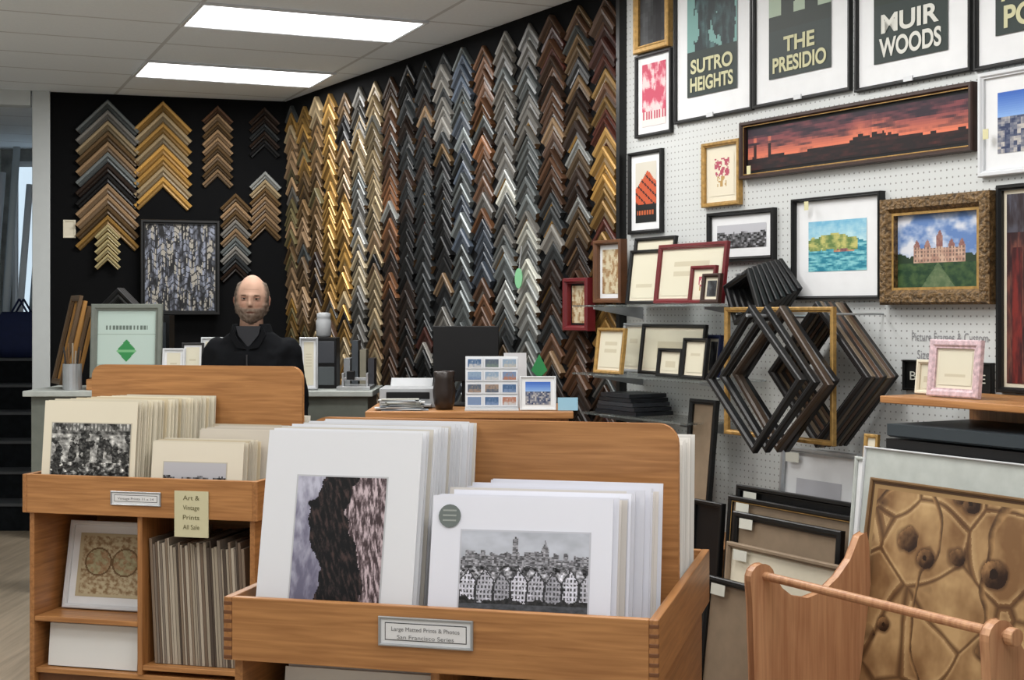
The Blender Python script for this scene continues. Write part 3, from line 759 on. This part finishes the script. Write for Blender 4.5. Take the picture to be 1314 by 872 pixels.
b=B(); b.lathe([(.035,0),(.045,.03),(.05,.08),(.042,.13),(.046,.16),(.04,.165),(.035,.13)],(X(570,6.12),6.12,CT+.001),plain('dark_ceramic',(.14,.10,.08),.35)); b.obj('ceramic_vase',smooth=True)
cx=X(415,7.85)
b=B(); b.box(cx-.08,cx+.08,7.78,7.95,CT+.001,CT+.28,PLAST); b.box(cx-.07,cx+.07,7.775,7.78,CT+.02,CT+.12,LACQ,(.3,.32,.33)); b.box(cx-.07,cx+.07,7.775,7.78,CT+.14,CT+.26,LACQ,(.24,.25,.27)); b.obj('small_drawer_unit',bevel=.003)
b=B(); b.lathe([(.035,0),(.042,.01),(.042,.09),(.036,.10),(.038,.105),(.038,.13),(.02,.135)],(cx,7.86,CT+.282),GPL); b.obj('plastic_jar',smooth=True)
b=B(); b.box(-.58,-.33,6.22,6.5,CT+.001,CT+.085,GPL); b.box(-.56,-.35,6.15,6.22,CT+.01,CT+.02,GPL); b.prism([(6.5,CT+.085),(6.42,CT+.085),(6.5,CT+.12)],'x',-.55,-.36,GPL)
b.box(-.55,-.36,6.215,6.22,CT+.04,CT+.07,PLAST); b.obj('desktop_printer',bevel=.006)
b=B()
for i in range(16):
    b.M=T(-.47+random.uniform(-.02,.02),6.085,CT+.001+i*.003)@RZ(random.uniform(-.25,.25)); s=.10 if i<4 else .08
    b.box(-s,s,-.04,.035,0,.0025,PRINT,random.choice([(.78,.79,.79),(.66,.66,.63),(.56,.60,.64)]))
b.M=Matrix(); b.obj('loose_paper_stack')
b=B(); xa=cx+.10
b.box(xa,-.76,7.62,7.9,CT+.001,CT+.02,SILV); b.box(xa+.02,-.78,7.70,7.73,CT+.05,CT+.065,SILV)
for x in (xa+.02,-.79): b.box(x,x+.012,7.69,7.74,CT+.02,CT+.09,SILV)
b.box(xa+.05,xa+.09,7.66,7.72,CT+.055,CT+.10,PLAST); b.obj('mat_cutter',bevel=.002)
b=B()
for i in range(4):
    x=xa+.0+i*.045
    b.box(x,x+.035,7.95,8.1,CT+.001,CT+.16+.05*((i*5)%3),LACQ,[(.55,.56,.57),(.25,.27,.29),(.5,.48,.42),(.2,.2,.22)][i])
b.obj('catalogue_binders')
b=B(); b.frame(0,.10,0,.28,0,.02,.012,SILV,.012,WHITE,a_paper,10); b.obj('silver_standing_frame',(X(384,7.62),7.62,CT+.003),.1,.1)
b=B(); b.frame(0,.385,0,.40,0,.025,.035,GREYF,0,CREAM,a_cert,70); b.obj('green_certificate_framed',(X(112,7.62),7.68,CT+.06+.003),0,.08)
b=B(); b.box(0,.42,-.05,.08,0,.058,OAK); b.obj('certificate_stand_block',(X(110,7.62),7.68,CT+.001),0)
b=B()
for i in range(4):
    b.M=T(.03*i,0,0)@RZ(math.radians(-62))@RX(-.22); b.frame(0,.25,0,.50-.03*i,0,.02,.03,GILT if i%2 else LACQ,open_=True,col=(.66,.48,.25) if i%2 else (.35,.27,.18))
b.M=Matrix(); b.obj('gold_leaning_frames',(X(66,7.9),7.95,CT+.02))
b=B()
for i in range(4):
    chevron(b,0,0.0,.13,.04,.03,(.10,.10,.105),0,(.14,.14,.14),y0=-.035*i)
b.obj('black_corner_samples',(X(156,7.95),8.0,CT+.555))
b=B(); b.box(-.16,.26,.0,.12,0,.40,PLAST); b.box(-.14,.24,-.005,0,.03,.36,LACQ,(.18,.20,.22)); b.obj('black_display_case',(X(156,7.95),7.98,CT+.001))
b=B()
for i in range(5):
    b.M=T(.1*i,.01*i,0)@RX(-.15); b.frame(0,.12,0,.22+.03*((i*7)%3),0,.012,.012,[WPL,BLACKF,SILV,WPL,BLUE][i],.012,WHITE,a_paper,8)
b.M=Matrix(); b.obj('small_desk_frames',(X(205,7.6),7.64,CT+.005))
b=B()
b.lathe([(.05,0),(.05,.14),(.045,.14),(.043,.01)],(0,0,0),SILV)
for i in range(7):
    a_=i*.9; b.tube((.02*math.cos(a_),.02*math.sin(a_),.01),(.045*math.cos(a_),.04*math.sin(a_),.21+.02*(i%3)),.005,mt=LACQ,n=6,col=random.choice([(.6,.56,.5),(.2,.2,.2),(.45,.33,.2)]))
b.obj('brush_jar',(X(92,7.65),7.66,CT+.001))
t,z,Y=WR.at(666,357,.06); b=B()
b.surf([[(t+.036*math.cos(k/20*6.283),-.06-.004*j,z+.05*math.sin(k/20*6.283)) for k in range(20)] for j in (0,1)],PRINT,col=(.50,.74,.56)); b.tube((t,-.06,z+.05),(t,-.045,z+.16),.002,mt=SILV)
b.obj('green_hanging_tag',WR.pt(0,0),WR.rot)

# ---------------------------------------------------------------- stairs & far left
b=B()
for i in range(6):
    y=9.75+i*.26; z=.19*(i+1)
    b.box(-4.55,-2.98,y,12.0,z-.19,z-.02,CARPET); b.box(-4.55,-2.97,y-.02,12.0 if i==5 else y+.27,z-.02,z,NOSE)
b.obj('carpeted_stairs')
b=B(); b.frame(-.36,.36,0,1.6,0,.05,.05,WPL,0,plain('daylit_window_pane',(.76,.83,.88),.3,emit=1.1,var=.05),None); b.box(-.02,.02,-.04,-.01,.05,1.55,WPL); b.obj('window_1',(-4.12,12.79,1.25))
b=B()
for i in range(7):
    x=-4.34+i*.075; y=11.5+.09*(i%3)
    b.tube((x,y,1.145),(x+.06,y+.15,2.55+.1*(i%4)),.028,mt=LACQ,n=14,col=[(.78,.83,.86),(.88,.91,.94),(.58,.63,.67)][i%3])
b.obj('wrapped_moulding_lengths',smooth=True)
b=B()
rows=[]
for z,w,d in ((0,.16,.09),(.1,.19,.11),(.25,.19,.10),(.33,.17,.07),(.36,.15,.05)):
    rows.append([(w*math.copysign(abs(math.cos(a_))**.6,math.cos(a_)),d*math.copysign(abs(math.sin(a_))**.6,math.sin(a_)),z) for a_ in [k/16*2*math.pi for k in range(16)]])
b.surf(rows,BLUE)
for s in (-.05,.05): b.tube((-.07,s,.34),(0,s,.46),.008,mt=BLUE); b.tube((0,s,.46),(.07,s,.34),.008,mt=BLUE)
b.obj('blue_tote_bag',(-3.88,11.25,1.142),smooth=True)

# ---------------------------------------------------------------- man
man=bpy.data.objects.new('man',None); scene.collection.objects.link(man); man.location=(-1.30,7.12,0)
JK,ntj,bj=newmat('navy_fleece_and_trousers')
tcj=ntj.nodes.new('ShaderNodeTexCoord'); spj=ntj.nodes.new('ShaderNodeSeparateXYZ'); ntj.links.new(tcj.outputs['Object'],spj.inputs[0])
mxj=ntj.nodes.new('ShaderNodeMix'); mxj.data_type='RGBA'
ntj.links.new(mth(ntj,'GREATER_THAN',spj.outputs['Z'],.88),mxj.inputs[0])
mxj.inputs[6].default_value=lin((.12,.13,.16))+(1,); mxj.inputs[7].default_value=lin((.085,.09,.10))+(1,)
ntj.links.new(mxj.outputs[2],bj.inputs['Base Color']); bj.inputs['Roughness'].default_value=.95; bj.inputs['Specular IOR Level'].default_value=.08
b=B()
def ringp(cx,cy,z,rx,ry,n=24,e=.85):
    return [(cx+rx*math.copysign(abs(math.cos(a_))**e,math.cos(a_)),cy+ry*math.copysign(abs(math.sin(a_))**e,math.sin(a_)),z) for a_ in [k/n*2*math.pi for k in range(n)]]
b.surf([ringp(0,cy,z,rx,ry) for z,rx,ry,cy in ((.84,.165,.115,0),(.92,.180,.13,-.005),(1.02,.180,.135,-.01),(1.14,.185,.13,-.01),(1.24,.192,.125,-.01),(1.30,.192,.115,-.01),(1.345,.168,.10,-.01),(1.385,.13,.09,-.012),(1.41,.098,.08,-.015),(1.425,.078,.07,-.015))],JK)
for s in (-1,1):
    b.ell((s*.178,0,1.305),(.064,.068,.068),JK)
    b.tube((s*.185,0,1.31),(s*.232,.02,1.04),.063,.050,JK); b.ell((s*.232,.02,1.04),(.052,.052,.052),JK)
    b.tube((s*.232,.02,1.04),(s*.232,-.06,.81),.050,.038,JK)
    b.tube((s*.09,0,.90),(s*.10,0,.48),.092,.062,JK); b.ell((s*.10,0,.48),(.062,.064,.064),JK)
    b.tube((s*.10,0,.48),(s*.11,.01,.09),.062,.05,JK)
    b.ell((s*.115,-.06,.045),(.05,.13,.045),JK)
o=b.obj('clothed_body',parent=man)
rm=o.modifiers.new('rm','REMESH'); rm.mode='VOXEL'; rm.voxel_size=.010; rm.use_smooth_shade=True
sm=o.modifiers.new('sm','SMOOTH'); sm.iterations=8; sm.factor=.6
tx=bpy.data.textures.new('cloth_folds','CLOUDS'); tx.noise_scale=.09
dm=o.modifiers.new('folds','DISPLACE'); dm.texture=tx; dm.strength=.022; dm.mid_level=.5
# fold-down fleece collar, open at the front with a grey shirt behind it
b=B()
def arc(r,z,cy=-.018,n=26,gap=.62):
    return [(r*math.cos(a_),cy+r*.95*math.sin(a_),z) for a_ in [(-math.pi/2+gap)+(2*math.pi-2*gap)*k/n for k in range(n+1)]]
rws=[arc(.112,1.370),arc(.106,1.40),arc(.094,1.438),arc(.084,1.440),arc(.076,1.40)]
b.surf(rws,JK,wrap=False,caps=False)
for s in (-1,1): b.prism([(s*.006,1.315),(s*.050,1.365),(s*.078,1.425),(s*.090,1.385),(s*.055,1.325)],'y',-.132,-.116,JK)
b.prism([(0,1.325),(.05,1.385),(.06,1.43),(-.06,1.43),(-.05,1.385)],'y',-.112,-.07,MATTE,(.19,.195,.21))
b.box(-.003,.003,-.152,-.147,1.10,1.29,plain('dark_zip',(.16,.16,.17),.5))
b.obj('jacket_collar',parent=man)
HZ=1.562
def sst(a,b_,x):
    t=max(0,min(1,(x-a)/(b_-a))); return t*t*(3-2*t)
def beardm(x,y,z):
    jaw=sst(-.036,-.050,z-.25*max(0,abs(x)-.035))
    side=sst(.048,.066,abs(x))*sst(-.010,-.035,z)
    front=sst(.03,-.01,y)
    lips=math.exp(-(x/.021)**2-((z+.062)/.0055)**2)
    return max(0,max(jaw,side)*front*(1-lips))
def hairm(x,y,z):
    return sst(-.062,-.035,y-.25*max(0,z-.02))*sst(.104,.080,z)*sst(-.09,-.06,z)*max(sst(.046,.062,abs(x)),sst(.02,.05,y))*(1-sst(-.02,-.035,z)*sst(.0,-.02,y))
def headcol(p):
    x,y,z=p[0],p[1],p[2]-HZ
    n=noise.noise(Vector((x*90,y*90,z*50))); n2=noise.noise(Vector((x*30,y*30,z*30)))
    c=mixc((.66,.53,.455),(.75,.61,.53),.5+n2*.5+sst(.02,.09,z)*.3)
    if z<.0 and .02<abs(x)<.055 and y<0: c=mixc(c,(.66,.45,.38),.25)
    if abs(z-.004)<.012 and abs(abs(x)-.03)<.017 and y<-.05: c=mixc(c,(.40,.29,.24),.35)
    if abs(x)<.013 and -.036<z<-.029 and y<-.08: c=mixc(c,(.42,.29,.25),.5)
    if abs(x)<.021 and abs(z+.062)<.004 and y<0: c=(.50,.32,.29)
    if abs(z-.062)<.0018 or abs(z-.050)<.0015: 
        if abs(x)<.036 and y<0: c=mixc(c,(.5,.38,.32),.3)
    bm=beardm(x,y,z)
    c=mixc(c,mixc((.33,.27,.23),(.54,.49,.44),.5+.7*n),min(1,bm*.95))
    hm=hairm(x,y,z)
    c=mixc(c,mixc((.27,.225,.19),(.45,.405,.36),.5+.7*n),min(1,hm*1.4))
    return c
b=B(); rows=[]
g=lambda x,z,cx,cz,sx,sz: math.exp(-((x-cx)/sx)**2-((z-cz)/sz)**2)
for a_ in range(73):
    th=math.pi*(.01+.98*a_/72); r=[]
    for k in range(96):
        ph=2*math.pi*k/96
        dx,dy,dz=math.sin(th)*math.cos(ph),math.sin(th)*math.sin(ph),-math.cos(th)
        x=.0735*dx;y=.095*dy;z=.122*dz
        if z<0:
            q=(-z/.122)**1.7; x*=1-.12*q
            if y>0: y*=1-.45*q
        x*=1+.05*math.exp(-((z-.04)/.05)**2)
        if dy<0:
            y-=.022*g(x,z,0,-.022,.0105,.013)+.013*g(x,z,0,.002,.008,.022)+.005*g(x,z,0,.026,.045,.009)
            y+=.008*(g(x,z,.03,.007,.015,.010)+g(x,z,-.03,.007,.015,.010))
            y-=.005*(g(x,z,.04,-.022,.016,.014)+g(x,z,-.04,-.022,.016,.014))
            y-=.010*g(x,z,0,-.102,.028,.02)+.006*g(x,z,0,-.064,.022,.009)-.004*g(x,z,0,-.062,.02,.003)
        m_=beardm(x,y,z)*.009+hairm(x,y,z)*.010
        rg=1+.4*noise.noise(Vector((x*120,y*120,z*70)))
        d=Vector((dx,dy,dz*.6)).normalized()*m_*rg
        r.append((x+d.x,y+d.y,z+d.z+HZ))
    rows.append(r)
b.surf(rows,SKIN,headcol)
b.surf([ringp(0,.008,z,rx,rx) for z,rx in ((1.38,.064),(1.44,.058),(1.50,.055))],SKIN,col=(.56,.44,.37))
for s in (-1,1):
    b.ell((s*.03,-.0785,HZ+.008),(.0125,.0095,.0066),SKIN,col=(.64,.60,.56),n=12,m=8)
    b.ell((s*.03,-.0868,HZ+.0075),(.0056,.003,.0054),SKIN,col=(.14,.11,.10),n=10,m=6)
    b.ell((s*.03,-.082,HZ+.0140),(.015,.008,.0045),SKIN,col=(.58,.44,.37),n=12,m=6)
    b.ell((s*.03,-.081,HZ-.0005),(.014,.007,.003),SKIN,col=(.60,.47,.40),n=12,m=6)
    b.ell((s*.030,-.0905,HZ+.0255),(.018,.004,.0032),SKIN,col=(.42,.34,.28),n=12,m=6)
    b.ell((s*.083,.004,HZ-.006),(.008,.016,.028),SKIN,col=(.66,.49,.42),n=14,m=10)
    b.ell((s*.0895,.001,HZ-.004),(.0035,.010,.016),SKIN,col=(.52,.37,.31),n=12,m=8)
hd=b.obj('head',parent=man,smooth=True)
hd.matrix_local=T(0,-.025,HZ-.11)@RX(.05)@RY(.035)@RZ(.08)@T(0,0,-(HZ-.11))
for s,nm in ((-1,'hand_left'),(1,'hand_right')):
    b=B(); c=Vector((s*.232,-.065,.78))
    b.ell((c.x,c.y,c.z+.035),(.022,.028,.03),SKIN); b.ell((c.x,c.y,c.z-.02),(.018,.040,.048),SKIN)
    for j,(dy,l) in enumerate(((-.028,.066),(-.010,.075),(.009,.070),(.027,.055))):
        p=Vector((c.x,c.y+dy,c.z-.055)); r=.0085
        for q in range(3):
            bend=.12+.28*q; e=p+Vector((-s*math.sin(bend),-.05,-math.cos(bend)))*l/3*(1.15-.15*q)
            b.tube(p,e,r,r*.93,SKIN,n=10); b.ell(tuple(e),(r*.95,)*3,SKIN,n=10,m=6); p=e; r*=.92
    p=Vector((c.x,c.y-.03,c.z)); r=.011
    for q in range(2):
        e=p+Vector((-s*.008,-.02+.008*q,-.028)); b.tube(p,e,r,r*.9,SKIN,n=10); b.ell(tuple(e),(r*.92,)*3,SKIN,n=10,m=6); p=e; r*=.9
    b.c=[lin((.68,.54,.46))]*len(b.c)
    b.obj(nm,parent=man,smooth=True)

# ---------------------------------------------------------------- world + camera
w=bpy.data.worlds.new('world'); scene.world=w; w.use_nodes=True
bg=w.node_tree.nodes['Background']; bg.inputs[0].default_value=(0.92,0.96,1,1); bg.inputs[1].default_value=0.70
cam=bpy.data.cameras.new('camera'); co=bpy.data.objects.new('camera',cam); scene.collection.objects.link(co)
cam.sensor_width=36; cam.lens=F/1314*36; cam.shift_y=-36/1314
co.location=(0,0,CH); co.rotation_euler=(math.radians(90),0,0)
scene.camera=co
scene.view_settings.view_transform='Standard'
